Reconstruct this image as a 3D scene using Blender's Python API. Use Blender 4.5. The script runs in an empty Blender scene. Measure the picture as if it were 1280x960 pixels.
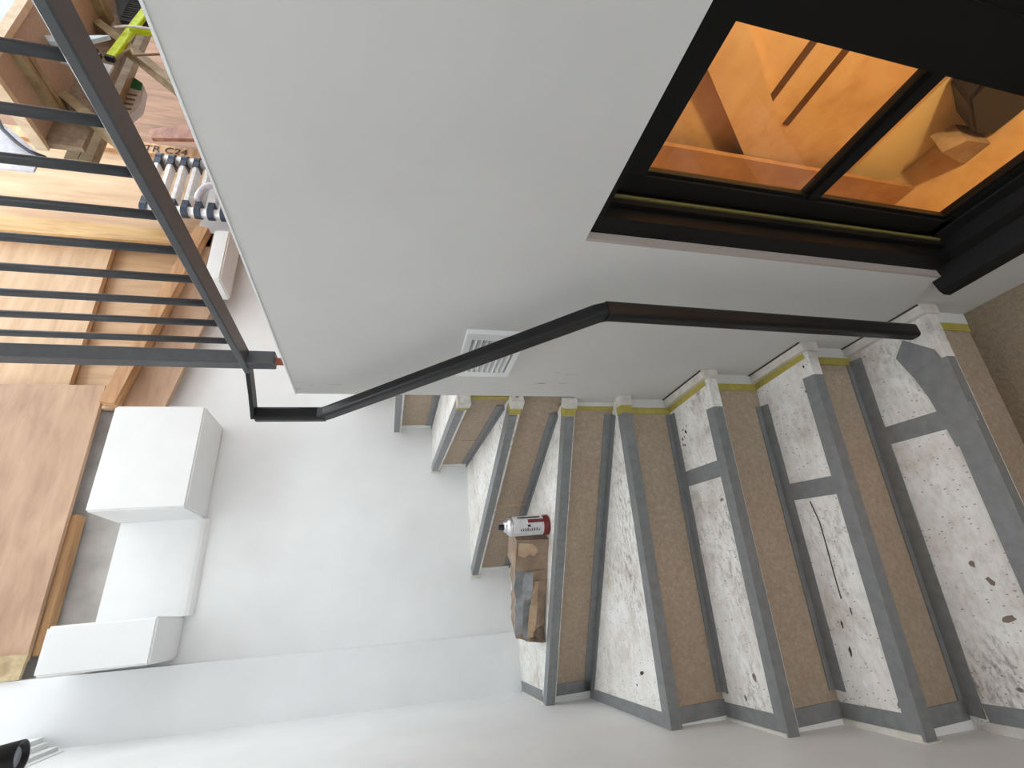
import bpy, bmesh, math, random
from mathutils import Vector, Matrix
random.seed(7)
scene = bpy.context.scene
COL = scene.collection
S = 0.65            # metres per survey unit (survey origin = the viewer's eye)
FLOOR = 2.56        # eye height above the lower floor, survey units


def W(p):
    return Vector((p[0] * S, p[1] * S, (p[2] + FLOOR) * S))


# ------------------------------------------------------------------ camera
cd = bpy.data.cameras.new('camera')
cam = bpy.data.objects.new('camera', cd)
COL.objects.link(cam)
right = Vector((0.89825, -0.43913, 0.01787))
down = Vector((-0.09774, -0.23925, -0.96603))
fwd = Vector((0.42849, 0.86598, -0.25783))
m = Matrix((down, right, -fwd)).transposed().to_4x4()   # the phone was held sideways
m.translation = W((0, 0, 0))
cam.matrix_world = m
cd.sensor_fit = 'HORIZONTAL'
cd.sensor_width = 36.0
cd.lens = 577.0 / 1280.0 * 36.0
cd.clip_start = 0.02
scene.camera = cam

# ------------------------------------------------------------------ world, lights, exposure
world = bpy.data.worlds.new('overcast_sky')
scene.world = world
world.use_nodes = True
bg = world.node_tree.nodes['Background']
bg.inputs['Color'].default_value = (0.90, 0.955, 1.0, 1)
bg.inputs['Strength'].default_value = 1.75
scene.view_settings.view_transform = 'Standard'
scene.view_settings.look = 'None'
scene.view_settings.exposure = 1.22
scene.view_settings.gamma = 1.0
scene.view_settings.use_curve_mapping = False


def add_light(name, kind, loc, energy, color, size=0.1, rot=None):
    ld = bpy.data.lights.new(name, kind)
    ld.energy = energy
    ld.color = color
    if kind == 'POINT':
        ld.shadow_soft_size = size
    o = bpy.data.objects.new(name, ld)
    o.location = W(loc)
    COL.objects.link(o)
    return o


# warm bulb burning in the room behind the stair window
add_light('warm_bulb_light', 'POINT', (1.33, -0.75, -1.45), 36, (1.0, 0.66, 0.27), 0.05)

# ------------------------------------------------------------------ materials
MATS = {}


def nm(name):
    mt = bpy.data.materials.new(name)
    mt.use_nodes = True
    nt = mt.node_tree
    MATS[name] = mt
    return mt, nt, nt.nodes['Principled BSDF']


def srgb(r, g, b):
    f = lambda c: (c / 255 / 12.92) if c / 255 <= 0.04045 else ((c / 255 + 0.055) / 1.055) ** 2.4
    return (f(r), f(g), f(b), 1)


def N(nt, t, **kw):
    n = nt.nodes.new(t)
    for k, v in kw.items():
        if k in n.inputs:
            n.inputs[k].default_value = v
        else:
            setattr(n, k, v)
    return n


def coords(nt, scale=(1, 1, 1), rot=(0, 0, 0)):
    tc = nt.nodes.new('ShaderNodeNewGeometry')
    mp = nt.nodes.new('ShaderNodeMapping')
    mp.inputs['Scale'].default_value = scale
    mp.inputs['Rotation'].default_value = rot
    nt.links.new(tc.outputs['Position'], mp.inputs['Vector'])
    return mp.outputs['Vector']


def ramp(nt, src, stops):
    r = nt.nodes.new('ShaderNodeValToRGB')
    el = r.color_ramp.elements
    while len(el) < len(stops):
        el.new(0.5)
    for e, (p, c) in zip(el, stops):
        e.position = p
        e.color = c
    nt.links.new(src, r.inputs['Fac'])
    return r.outputs['Color']


def mix(nt, fac, a, b, mode='MIX'):
    x = nt.nodes.new('ShaderNodeMix')
    x.data_type = 'RGBA'
    x.blend_type = mode
    for sock, v in ((x.inputs[0], fac), (x.inputs[6], a), (x.inputs[7], b)):
        if hasattr(v, 'node'):
            nt.links.new(v, sock)
        else:
            sock.default_value = v
    return x.outputs[2]


def noise(nt, vec, scale, detail=4, rough=0.55, dist=0.0):
    n = N(nt, 'ShaderNodeTexNoise')
    n.inputs['Scale'].default_value = scale
    n.inputs['Detail'].default_value = detail
    n.inputs['Roughness'].default_value = rough
    n.inputs['Distortion'].default_value = dist
    nt.links.new(vec, n.inputs['Vector'])
    return n.outputs['Fac']


def bump(nt, bs, h, strength=0.2, dist=0.01):
    b = nt.nodes.new('ShaderNodeBump')
    b.inputs['Strength'].default_value = strength
    b.inputs['Distance'].default_value = dist
    nt.links.new(h, b.inputs['Height'])
    nt.links.new(b.outputs['Normal'], bs.inputs['Normal'])


def paint(name, c, rough=0.55, var=0.04, scale=3.0):
    mt, nt, bs = nm(name)
    v = coords(nt)
    f = noise(nt, v, scale, 5)
    d = tuple(x * (1 - var * 2.2) for x in c[:3]) + (1,)
    col = ramp(nt, f, [(0.3, d), (0.7, c)])
    nt.links.new(col, bs.inputs['Base Color'])
    bs.inputs['Roughness'].default_value = rough
    bump(nt, bs, noise(nt, v, 260, 2), 0.06, 0.002)
    return mt


def scuffed_paint(name, c, boxes):
    """white emulsion with a few hand and boot scuffs; boxes = regions (centre, radii) in metres where scuffs occur"""
    mt = paint(name, c, 0.6, 0.03)
    nt = mt.node_tree
    bs = nt.nodes['Principled BSDF']
    base = bs.inputs['Base Color'].links[0].from_socket
    total = None
    v = coords(nt, (1, 34, 5))
    f = ramp(nt, noise(nt, v, 2.4, 5, 0.65), [(0.60, (0, 0, 0, 1)), (0.70, (1, 1, 1, 1))])
    out = base
    for cc, rr, amt in boxes:
        g = nt.nodes.new('ShaderNodeNewGeometry')
        sub = nt.nodes.new('ShaderNodeVectorMath'); sub.operation = 'SUBTRACT'
        nt.links.new(g.outputs['Position'], sub.inputs[0]); sub.inputs[1].default_value = cc
        dv = nt.nodes.new('ShaderNodeVectorMath'); dv.operation = 'DIVIDE'
        nt.links.new(sub.outputs[0], dv.inputs[0]); dv.inputs[1].default_value = rr
        ln = nt.nodes.new('ShaderNodeVectorMath'); ln.operation = 'LENGTH'
        nt.links.new(dv.outputs[0], ln.inputs[0])
        mk = ramp(nt, ln.outputs['Value'], [(0.5, (amt, amt, amt, 1)), (1.0, (0, 0, 0, 1))])
        mm = nt.nodes.new('ShaderNodeMath'); mm.operation = 'MULTIPLY'
        nt.links.new(mk, mm.inputs[0]); nt.links.new(f, mm.inputs[1])
        out = mix(nt, mm.outputs[0], out, (0.16, 0.15, 0.15, 1))
    nt.links.new(out, bs.inputs['Base Color'])
    return mt


def dirty_board(name):
    mt, nt, bs = nm(name)
    v = coords(nt)
    big = noise(nt, v, 7, 8, 0.68, 0.3)
    c = ramp(nt, big, [(0.30, srgb(196, 188, 178)), (0.45, srgb(226, 222, 215)), (0.62, srgb(240, 239, 236))])
    sm = ramp(nt, noise(nt, coords(nt, (1, 1, 1)), 2.6, 6, 0.6, 0.6), [(0.40, (0.12, 0.12, 0.12, 1)), (0.56, (0.3, 0.3, 0.3, 1)), (0.70, (0.85, 0.85, 0.85, 1))])
    fine = ramp(nt, noise(nt, coords(nt, (34, 70, 50)), 1.0, 8, 0.75), [(0.47, (0, 0, 0, 1)), (0.62, (1, 1, 1, 1))])
    mu = nt.nodes.new('ShaderNodeMath'); mu.operation = 'MULTIPLY'
    nt.links.new(sm, mu.inputs[0]); nt.links.new(fine, mu.inputs[1])
    c = mix(nt, mu.outputs[0], c, srgb(120, 112, 104))
    # small dark flecks and drops
    for sc, th, colr, amt in ((24, 0.10, srgb(80, 72, 66), 0.8), (80, 0.18, srgb(110, 100, 92), 0.4), (190, 0.30, srgb(110, 100, 90), 0.7)):
        vo = nt.nodes.new('ShaderNodeTexVoronoi')
        vo.inputs['Scale'].default_value = sc
        nt.links.new(coords(nt, (1.0, 0.55, 1)), vo.inputs['Vector'])
        d = ramp(nt, vo.outputs['Distance'], [(0.0, (1, 1, 1, 1)), (th, (1, 1, 1, 1)), (th + 0.05, (0, 0, 0, 1))])
        sel = ramp(nt, vo.outputs['Color'], [(0.80 if sc > 100 else 0.86, (0, 0, 0, 1)), (0.81 if sc > 100 else 0.87, (amt, amt, amt, 1))])
        msk = nt.nodes.new('ShaderNodeMath'); msk.operation = 'MULTIPLY'
        nt.links.new(d, msk.inputs[0]); nt.links.new(sel, msk.inputs[1])
        c = mix(nt, msk.outputs[0], c, colr)
    nt.links.new(c, bs.inputs['Base Color'])
    bs.inputs['Roughness'].default_value = 0.6
    bump(nt, bs, big, 0.1, 0.003)
    return mt


def hardboard(name):
    mt, nt, bs = nm(name)
    v = coords(nt)
    f = noise(nt, v, 75, 9, 0.8, 0.3)
    c = ramp(nt, f, [(0.3, srgb(144, 126, 109)), (0.5, srgb(167, 149, 130)), (0.7, srgb(188, 171, 153))])
    c = mix(nt, ramp(nt, noise(nt, v, 160, 4, 0.7), [(0.60, (0, 0, 0, 1)), (0.75, (0.55, 0.55, 0.55, 1))]), c, srgb(205, 188, 164))
    c = mix(nt, ramp(nt, noise(nt, v, 3.0, 4), [(0.35, (0.3, 0.3, 0.3, 1)), (0.6, (0, 0, 0, 1))]), c, srgb(142, 121, 102))
    nt.links.new(c, bs.inputs['Base Color'])
    bs.inputs['Roughness'].default_value = 0.7
    bump(nt, bs, f, 0.12, 0.003)
    return mt


def wood(name, dark, mid, light, stretch=(1.2, 14, 14), scale=3.0, rot=(0, 0, 0), rough=0.55):
    def ds(c):
        g = 0.3 * c[0] + 0.55 * c[1] + 0.15 * c[2]
        return tuple(x * 0.9 + g * 0.1 for x in c[:3]) + (1,)
    dark, mid, light = ds(dark), ds(mid), ds(light)
    mt, nt, bs = nm(name)
    v = coords(nt, stretch, rot)
    f = noise(nt, v, scale, 7, 0.6, 0.35)
    c = ramp(nt, f, [(0.28, dark), (0.5, mid), (0.72, light)])
    b = noise(nt, coords(nt), 1.7, 4, 0.5)
    c = mix(nt, ramp(nt, b, [(0.4, (0.35, 0.35, 0.35, 1)), (0.65, (0, 0, 0, 1))]), c, dark)
    nt.links.new(c, bs.inputs['Base Color'])
    bs.inputs['Roughness'].default_value = rough
    bump(nt, bs, f, 0.08, 0.003)
    return mt


def plain(name, c, rough=0.5, metal=0.0, spec=None):
    mt, nt, bs = nm(name)
    v = coords(nt)
    f = noise(nt, v, 40, 4)
    d = tuple(x * 0.82 for x in c[:3]) + (1,)
    nt.links.new(ramp(nt, f, [(0.35, d), (0.65, c)]), bs.inputs['Base Color'])
    bs.inputs['Roughness'].default_value = rough
    bs.inputs['Metallic'].default_value = metal
    if spec is not None:
        bs.inputs['Specular IOR Level'].default_value = spec
    return mt


WHITE = paint('white_emulsion', (0.84, 0.845, 0.84, 1))
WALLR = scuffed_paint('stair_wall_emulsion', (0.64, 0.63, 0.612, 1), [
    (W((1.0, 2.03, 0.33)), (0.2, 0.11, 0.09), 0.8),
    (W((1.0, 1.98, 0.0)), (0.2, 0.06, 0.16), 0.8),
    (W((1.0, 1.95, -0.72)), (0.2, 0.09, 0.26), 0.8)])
BOARD = dirty_board('scuffed_white_board')
HARD = hardboard('brown_hardboard')
TAPE = plain('grey_duct_tape', srgb(131, 132, 133), 0.42)
YTAPE = plain('yellow_masking_tape', srgb(178, 164, 78), 0.6)
TRIM = paint('worn_white_trim', srgb(222, 218, 208), 0.5, 0.12, 25)
DARKGAP = plain('dark_gap', srgb(70, 62, 54), 0.8)
BLACK = plain('black_powder_coat', (0.007, 0.007, 0.008, 1), 0.36, spec=0.35)
GUARD = plain('charcoal_painted_steel', (0.07, 0.074, 0.08, 1), 0.38)
FRAMEB = plain('black_window_paint', (0.004, 0.0036, 0.0036, 1), 0.55, spec=0.25)
PRIMER = plain('red_oxide_primer', srgb(150, 80, 60), 0.7)
GREEN = plain('olive_tape_line', srgb(100, 94, 48), 0.7)
PLY = wood('plywood', srgb(186, 148, 110), srgb(208, 172, 132), srgb(222, 190, 152), (1.2, 9, 9), 2.2)
PLYV = wood('plywood_upright_grain', srgb(178, 138, 100), srgb(204, 166, 124), srgb(220, 186, 146), (9, 9, 1.0), 2.2)
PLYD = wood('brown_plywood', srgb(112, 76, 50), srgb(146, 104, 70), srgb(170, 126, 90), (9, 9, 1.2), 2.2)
PLYR = wood('weathered_plywood', srgb(162, 126, 98), srgb(186, 150, 118), srgb(200, 166, 134), (2.0, 6, 9), 2.0)
TIMBER = wood('sawn_timber', srgb(168, 124, 66), srgb(208, 166, 98), srgb(226, 190, 130), (10, 10, 1.0), 3.0)
TIMBERX = wood('sawn_timber_raked', srgb(164, 116, 70), srgb(204, 156, 104), srgb(222, 182, 132), (1.0, 10, 10), 3.0)
GREYT = wood('greyed_timber', srgb(118, 98, 66), srgb(160, 138, 98), srgb(188, 168, 128), (6, 6, 3), 4.0)
REDWOOD = wood('reddish_plank', srgb(132, 84, 66), srgb(166, 114, 92), srgb(186, 136, 112), (3, 9, 9), 3.0)
MDF = paint('mdf_board', srgb(190, 166, 146), 0.7, 0.06, 60)
MDFD = paint('chipboard', srgb(150, 130, 106), 0.75, 0.18, 40)
PALE = wood('pale_softwood', srgb(200, 172, 134), srgb(222, 198, 164), srgb(236, 218, 190), (6, 6, 6), 3.0)
OFFCUT = wood('stained_offcut', srgb(150, 126, 86), srgb(184, 160, 116), srgb(208, 188, 148), (8, 8, 8), 3.0)
GREYB = paint('grey_flashing', srgb(196, 192, 186), 0.5, 0.15, 9)
FLOORM = hardboard('dusty_floor_covering')
for e, c in zip([n for n in FLOORM.node_tree.nodes if n.type == 'VALTORGB'][0].color_ramp.elements,
                (srgb(116, 102, 84), srgb(142, 126, 106), srgb(160, 146, 126))):
    e.color = c
ALU = plain('aluminium', (0.9, 0.9, 0.9, 1), 0.4, 0.15)
NAVY = plain('navy_plastic', srgb(58, 70, 88), 0.5)
HIVIS = plain('fluorescent_yellow', srgb(214, 240, 30), 0.4)
CARPET = paint('ribbed_charcoal_mat', srgb(74, 76, 80), 0.9, 0.3, 120)
BAG = plain('white_paper_bag', srgb(216, 214, 212), 0.6)
BAGG = plain('green_bag_print', srgb(30, 120, 66), 0.6)
INK = plain('dark_print', srgb(66, 50, 42), 0.7)
PBLUE = plain('pale_blue_plastic', srgb(196, 214, 222), 0.35)
CLEAR = plain('milky_plastic_sheet', srgb(222, 222, 232), 0.25)
CABLE = plain('black_cable', srgb(28, 32, 44), 0.5)
CARD = wood('brown_cardboard', srgb(122, 101, 84), srgb(152, 129, 108), srgb(176, 153, 130), (5, 5, 5), 3.0, rough=0.8)
CARDT = wood('torn_cardboard', srgb(172, 142, 110), srgb(194, 164, 130), srgb(210, 184, 152), (5, 5, 5), 3.0, rough=0.8)
CANW = plain('white_can_print', srgb(214, 212, 214), 0.35)
CANR = plain('dark_red_can_print', srgb(112, 30, 34), 0.4)
CHROME = plain('tinned_steel', (0.75, 0.75, 0.76, 1), 0.28, 0.9)
PLYW = wood('room_plywood', srgb(196, 156, 112), srgb(214, 178, 134), srgb(226, 194, 152), (4, 4, 4), 2.5)
SHADEB = wood('room_shade_brown', srgb(150, 108, 72), srgb(170, 128, 90), srgb(186, 146, 108), (4, 4, 4), 2.5)  # brown for the shaded band behind the window, shade put into the colour
SLOT = plain('slot_shadow_brown', srgb(92, 60, 34), 0.8)
YWALL = paint('cream_room_wall', srgb(238, 222, 180), 0.7)
STAIN = plain('brown_stain', srgb(132, 116, 104), 0.7)
REVEAL = paint('taupe_reveal', srgb(176, 164, 155), 0.7)  # reveal in one even taupe, darker than the wall paint
VENTB = plain('vent_gap_shade', srgb(150, 148, 146), 0.7)  # grey that puts the shadow gaps between the slats into the backing
LENS = plain('frosted_lens', srgb(150, 156, 160), 0.3)
gm, nt, bs = nm('window_glass')
for n in list(nt.nodes):
    if n.type == 'BSDF_PRINCIPLED':
        nt.nodes.remove(n)
gl = nt.nodes.new('ShaderNodeBsdfGlossy'); gl.inputs['Roughness'].default_value = 0.0
tr = nt.nodes.new('ShaderNodeBsdfTransparent'); tr.inputs['Color'].default_value = (0.95, 0.96, 0.95, 1)
lw = nt.nodes.new('ShaderNodeLayerWeight')
pw = nt.nodes.new('ShaderNodeMath'); pw.operation = 'POWER'; pw.inputs[1].default_value = 5.0
nt.links.new(lw.outputs['Facing'], pw.inputs[0])
fr = nt.nodes.new('ShaderNodeMath'); fr.operation = 'MULTIPLY_ADD'; fr.inputs[1].default_value = 0.96; fr.inputs[2].default_value = 0.04
nt.links.new(pw.outputs[0], fr.inputs[0])
ms = nt.nodes.new('ShaderNodeMixShader')
nt.links.new(fr.outputs[0], ms.inputs[0]); nt.links.new(tr.outputs[0], ms.inputs[1]); nt.links.new(gl.outputs[0], ms.inputs[2])
nt.links.new(ms.outputs[0], nt.nodes['Material Output'].inputs['Surface'])
GLASS = gm

# ------------------------------------------------------------------ mesh helpers (survey units)
ORIGIN = {}


def obj(name, bm, mat, parent=None, smooth=False, **props):
    base = ORIGIN.get(parent.name, Vector()) if parent else Vector()
    me = bpy.data.meshes.new(name)
    bmesh.ops.recalc_face_normals(bm, faces=bm.faces)
    for v in bm.verts:
        v.co = W(v.co) - base
    if not parent and bm.verts:      # origin of a single-mesh thing at its base
        xs = [v.co for v in bm.verts]
        c = Vector(((min(v.x for v in xs) + max(v.x for v in xs)) / 2, (min(v.y for v in xs) + max(v.y for v in xs)) / 2, min(v.z for v in xs)))
        for v in bm.verts:
            v.co -= c
    else:
        c = Vector()
    bm.to_mesh(me)
    bm.free()
    me.materials.append(mat)
    if smooth:
        for p in me.polygons:
            p.use_smooth = True
    o = bpy.data.objects.new(name, me)
    COL.objects.link(o)
    o.location = c
    if parent:
        o.parent = parent
        ORIGIN[o.name] = base
    else:
        ORIGIN[o.name] = c
    for k, v in props.items():
        o[k] = v
    return o


def empty(name, loc, **props):
    o = bpy.data.objects.new(name, None)
    o.empty_display_size = 0.1
    o.location = W(loc)
    COL.objects.link(o)
    ORIGIN[o.name] = W(loc)
    for k, v in props.items():
        o[k] = v
    return o


def box(bm, a, b):
    x0, y0, z0 = a
    x1, y1, z1 = b
    vs = [bm.verts.new((x, y, z)) for z in (z0, z1) for x, y in ((x0, y0), (x1, y0), (x1, y1), (x0, y1))]
    for f in ((0, 1, 2, 3), (7, 6, 5, 4), (0, 4, 5, 1), (1, 5, 6, 2), (2, 6, 7, 3), (3, 7, 4, 0)):
        bm.faces.new([vs[i] for i in f])
    return vs


def prism(bm, poly, z0, z1):
    a = [bm.verts.new((p[0], p[1], z0)) for p in poly]
    b = [bm.verts.new((p[0], p[1], z1)) for p in poly]
    bm.faces.new(a[::-1]); bm.faces.new(b)
    n = len(poly)
    for i in range(n):
        bm.faces.new((a[i], a[(i + 1) % n], b[(i + 1) % n], b[i]))


def prism_axis(bm, poly, lo, hi, axis):
    """extrude a 2D outline along an axis: 'x' (poly = y,z), 'y' (poly = x,z)"""
    mk = (lambda p, t: (t, p[0], p[1])) if axis == 'x' else (lambda p, t: (p[0], t, p[1]))
    a = [bm.verts.new(mk(p, lo)) for p in poly]
    b = [bm.verts.new(mk(p, hi)) for p in poly]
    bm.faces.new(a[::-1]); bm.faces.new(b)
    n = len(poly)
    for i in range(n):
        bm.faces.new((a[i], a[(i + 1) % n], b[(i + 1) % n], b[i]))


def sweep(bm, pts, prof, up=Vector((0, 0, 1)), caps=True, upv=None):
    """sweep a closed profile (side, up) along a polyline with mitred joints"""
    pts = [Vector(p) for p in pts]
    rings = []
    for i, p in enumerate(pts):
        d1 = (p - pts[i - 1]).normalized() if i else None
        d2 = (pts[i + 1] - p).normalized() if i < len(pts) - 1 else None
        d1 = d1 or d2
        d2 = d2 or d1
        t = (d1 + d2).normalized()
        ref = Vector(upv[i]) if upv else up
        side = t.cross(ref)
        if side.length < 1e-4:
            side = t.cross(Vector((0, 1, 0)))
        side.normalize()
        u = side.cross(t).normalized()
        k = 1.0 / max(0.35, math.sqrt(max(0.0, (1 + d1.dot(d2)) / 2)))
        ring = []
        for a, b in prof:
            q = side * a + u * b
            if i and i < len(pts) - 1:
                n = d2 - d1
                if n.length > 1e-5:
                    n.normalize()
                    q += n * q.dot(n) * (k - 1)
            ring.append(bm.verts.new(p + q))
        rings.append(ring)
    n = len(prof)
    for r0, r1 in zip(rings, rings[1:]):
        for i in range(n):
            bm.faces.new((r0[i], r0[(i + 1) % n], r1[(i + 1) % n], r1[i]))
    if caps:
        bm.faces.new(rings[0][::-1]); bm.faces.new(rings[-1])


def rect(w, h):
    return [(-w / 2, -h / 2), (w / 2, -h / 2), (w / 2, h / 2), (-w / 2, h / 2)]


def rrect(w, h, r, n=4):
    out = []
    for cx, cy, a0 in ((w / 2 - r, h / 2 - r, 0), (-w / 2 + r, h / 2 - r, 90), (-w / 2 + r, -h / 2 + r, 180), (w / 2 - r, -h / 2 + r, 270)):
        for i in range(n + 1):
            a = math.radians(a0 + 90 * i / n)
            out.append((cx + r * math.cos(a), cy + r * math.sin(a)))
    return out


def circ(r, n=14):
    return [(r * math.cos(2 * math.pi * i / n), r * math.sin(2 * math.pi * i / n)) for i in range(n)]


def bar(bm, p, q, w, h, up=Vector((0, 0, 1))):
    sweep(bm, [p, q], rect(w, h), up)


def lathe(bm, prof, base, axis=Vector((0, 0, 1)), n=28):
    axis = Vector(axis).normalized()
    s = axis.cross(Vector((0.3, 1, 0.1))).normalized()
    t = axis.cross(s)
    base = Vector(base)
    rings = []
    for r, h in prof:
        if r < 1e-6:
            rings.append([bm.verts.new(base + axis * h)])
        else:
            rings.append([bm.verts.new(base + axis * h + (s * math.cos(2 * math.pi * i / n) + t * math.sin(2 * math.pi * i / n)) * r) for i in range(n)])
    for a, b in zip(rings, rings[1:]):
        for i in range(n):
            j = (i + 1) % n
            if len(a) == 1 and len(b) == 1:
                continue
            if len(a) == 1:
                bm.faces.new((a[0], b[i], b[j]))
            elif len(b) == 1:
                bm.faces.new((a[i], a[j], b[0]))
            else:
                bm.faces.new((a[i], a[j], b[j], b[i]))


def B():
    return bmesh.new()


def bevel(bm, w=0.01, seg=2):
    bmesh.ops.bevel(bm, geom=list(bm.edges), offset=w, segments=seg, affect='EDGES', clamp_overlap=True)


def struct(name, bm, mat, label=None, parent=None, **k):
    o = obj(name, bm, mat, parent)
    if not parent:
        o['kind'] = 'structure'
    if label:
        o['label'] = label
    return o


# ------------------------------------------------------------------ setting: floors and walls
bm = B(); box(bm, (-0.75, -3, -2.66), (1.0, 1.32, -2.56)); struct('floor', bm, FLOORM, 'dusty grey brown floor covering at the foot of the stairs')

# right-hand stair wall with the window opening (window Y -0.75..1.0, Z -2.14..-0.586)
WT = 1.10
WEND = 2.165
WTOP = 0.425
bm = B()
def panel_yz(bm, poly, x0, x1):
    prism_axis(bm, poly, x0, x1, 'x')
panel_yz(bm, [(-0.75, -0.586), (1.0, -0.586), (1.0, -2.14), (-0.75, -2.14), (-0.75, -2.7), (WEND, -2.7), (WEND, WTOP), (-0.75, WTOP)], 1.0, WT)
panel_yz(bm, [(-3, -2.7), (-0.75, -2.7), (-0.75, WTOP), (-3, WTOP)], 1.0, WT)
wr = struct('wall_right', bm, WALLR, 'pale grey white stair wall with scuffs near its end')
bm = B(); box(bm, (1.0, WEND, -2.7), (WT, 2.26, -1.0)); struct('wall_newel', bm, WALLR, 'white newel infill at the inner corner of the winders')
bm = B(); box(bm, (WT, WEND - 0.1, -2.7), (7.6, WEND, WTOP - 0.07)); struct('wall_core', bm, WHITE, 'white wall end around which the stairs turn')
bm = B(); box(bm, (0.9965, -3, WTOP - 0.003), (1.012, WEND + 0.003, WTOP + 0.003)); struct('trim_1', bm, WHITE, 'thin white bead along the top edge of the stair wall')
bm = B()
prism(bm, [(WT, -3), (7.6, -3), (7.6, 3.88), (2.1, 3.88), (2.1, WEND), (WT, WEND)], WTOP - 0.07, WTOP)
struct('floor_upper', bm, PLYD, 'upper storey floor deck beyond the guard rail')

# left wall, slightly out of plumb
bm = B()
pts = [(-0.655, -3, -2.7), (-0.622, 3.95, -2.7 + 0.0), (-0.40, 3.95, 4.6), (-0.62, -3, 4.6)]
a = [bm.verts.new(p) for p in pts]
b = [bm.verts.new((p[0] - 0.15, p[1], p[2])) for p in pts]
bm.faces.new(a); bm.faces.new(b[::-1])
for i in range(4):
    bm.faces.new((a[i], b[i], b[(i + 1) % 4], a[(i + 1) % 4]))
struct('wall_left', bm, WHITE, 'bright white wall along the outer side of the stairs')

# far wall and its boxed pier
bm = B(); box(bm, (-0.8, 3.88, -2.7), (7.6, 3.94, 1.78)); struct('wall_far', bm, WHITE, 'smooth white wall behind the turn of the stairs')
bm = B()
z0, z1 = -2.7, 4.6
e = lambda z: -0.19 + (z + 0.95) * 0.0235
q = [(-0.8, 3.79, z0), (e(z0), 3.79, z0), (e(z0), 4.2, z0), (-0.8, 4.2, z0)]
q2 = [(-0.8, 3.79, z1), (e(z1), 3.79, z1), (e(z1), 4.2, z1), (-0.8, 4.2, z1)]
a = [bm.verts.new(p) for p in q]; b = [bm.verts.new(p) for p in q2]
bm.faces.new(a[::-1]); bm.faces.new(b)
for i in range(4):
    bm.faces.new((a[i], a[(i + 1) % 4], b[(i + 1) % 4], b[i]))
struct('wall_pier', bm, paint('pier_emulsion', (0.80, 0.805, 0.805, 1)), 'shallow white pier in the corner beside the left wall')

# walls out of view that close the stair hall
bm = B(); prism_axis(bm, [(-0.8, -2.7), (-0.5, -2.7), (-0.5, 0.8), (0.7, 0.8), (0.7, -2.7), (7.6, -2.7), (7.6, 4.6), (-0.8, 4.6)], -3.1, -3.0, 'y'); struct('wall_back', bm, WHITE, 'white wall behind the viewer with an opening added for low fill light')  # opening added in the unseen wall to let in low frontal fill
bm = B(); box(bm, (-0.8, -3.0, 4.6), (7.7, 0.5, 4.7)); struct('ceiling_upper', bm, WHITE, 'white unseen upper ceiling added to cut the frontal sky light')  # cover added out of view to hold back frontal sky light
bm = B(); box(bm, (7.6, -3.1, -2.7), (7.7, 4.2, 1.0)); box(bm, (7.6, 3.6, 1.0), (7.7, 4.2, 4.6)); struct('wall_side', bm, WHITE, 'unseen side wall of the upper storey left open to light the left wall')  # upper part left out so sky light reaches the left wall
bm = B(); box(bm, (-0.8, -3.0, 1.25), (1.0, -0.6, 1.35)); struct('ceiling', bm, WHITE, 'white ceiling over the foot of the stairs')
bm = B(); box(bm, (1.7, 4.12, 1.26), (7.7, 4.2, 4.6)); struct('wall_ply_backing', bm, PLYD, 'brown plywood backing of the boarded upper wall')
bm = B(); box(bm, (-0.8, 3.96, 1.26), (1.75, 4.2, 2.4)); struct('wall_grey_upstand', bm, GREYB, 'grey upstand strip between the white blocks and plywood')
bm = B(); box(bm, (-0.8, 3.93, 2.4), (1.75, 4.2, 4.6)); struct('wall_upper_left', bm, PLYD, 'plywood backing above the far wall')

# ------------------------------------------------------------------ white blocks on the far wall
def block(x0, x1, z0, z1, yf, label, yb=3.879):
    bm = B(); box(bm, (x0, yf, z0), (x1, yb, z1)); bevel(bm, 0.012, 3)
    return obj('white_block', bm, WHITE, None, label=label, category='wall block', group='white plastered blocks on the far wall')
block(0.775, 1.492, 1.265, 1.815, 3.467, 'white plastered block standing out of the far wall above the handrail bend')
block(-0.108, 0.142, 1.29, 1.83, 3.467, 'white plastered block beside the corner pier')
block(2.62, 3.15, 1.35, 1.47, 3.467, 'low white plastered block under the raked timber by the ladder', 3.757)
# sloping white panels between the blocks
def coping(x0, x1, label):
    bm = B()
    prism_axis(bm, [(3.875, 1.235), (3.864, 1.243), (3.852, 1.26), (3.846, 1.285), (3.845, 1.32), (3.852, 1.50), (3.872, 1.79), (3.935, 1.80), (3.935, 1.782), (3.8795, 1.782), (3.8795, 1.235)], x0, x1, 'x')
    return obj('sloping_panel', bm, WHITE, None, label=label, category='wall panel')
coping(0.142, 0.775, 'sloping white panel recessed between the two nearest white blocks')

# ------------------------------------------------------------------ staircase
Z = {0: -2.56, 1: -2.248, 2: -1.938, 3: -1.60, 4: -1.27, 5: -0.96, 6: -0.66, 7: -0.371, 8: -0.056, 9: 0.24}
NOSE = {1: ((1.0, 1.165), (-0.65, 1.30)), 2: ((1.0, 1.508), (-0.65, 1.692)), 3: ((1.0, 1.819), (-0.648, 1.993)),
        4: ((1.0, 2.149), (-0.643, 2.337)), 5: ((1.0, 2.19), (-0.62, 3.257)), 6: ((1.0, 2.218), (0.219, 3.88)),
        7: ((1.0, 2.255), (1.077, 3.88)), 8: ((1.40, 2.17), (1.43, 3.88)), 9: ((1.74, 2.17), (1.76, 3.88))}
OV = 0.05
TH = 0.055


def L2(a, b, t):
    return (a[0] + (b[0] - a[0]) * t, a[1] + (b[1] - a[1]) * t)


def back_dir(k):
    (ax, ay), (bx, by) = NOSE[k]
    d = Vector((bx - ax, by - ay)).normalized()
    n = Vector((d.y, -d.x))        # perpendicular
    ref = Vector((0, 1)) if k <= 5 else Vector((1, 0))
    if n.dot(ref) < 0:
        n = -n
    return d, n


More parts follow.
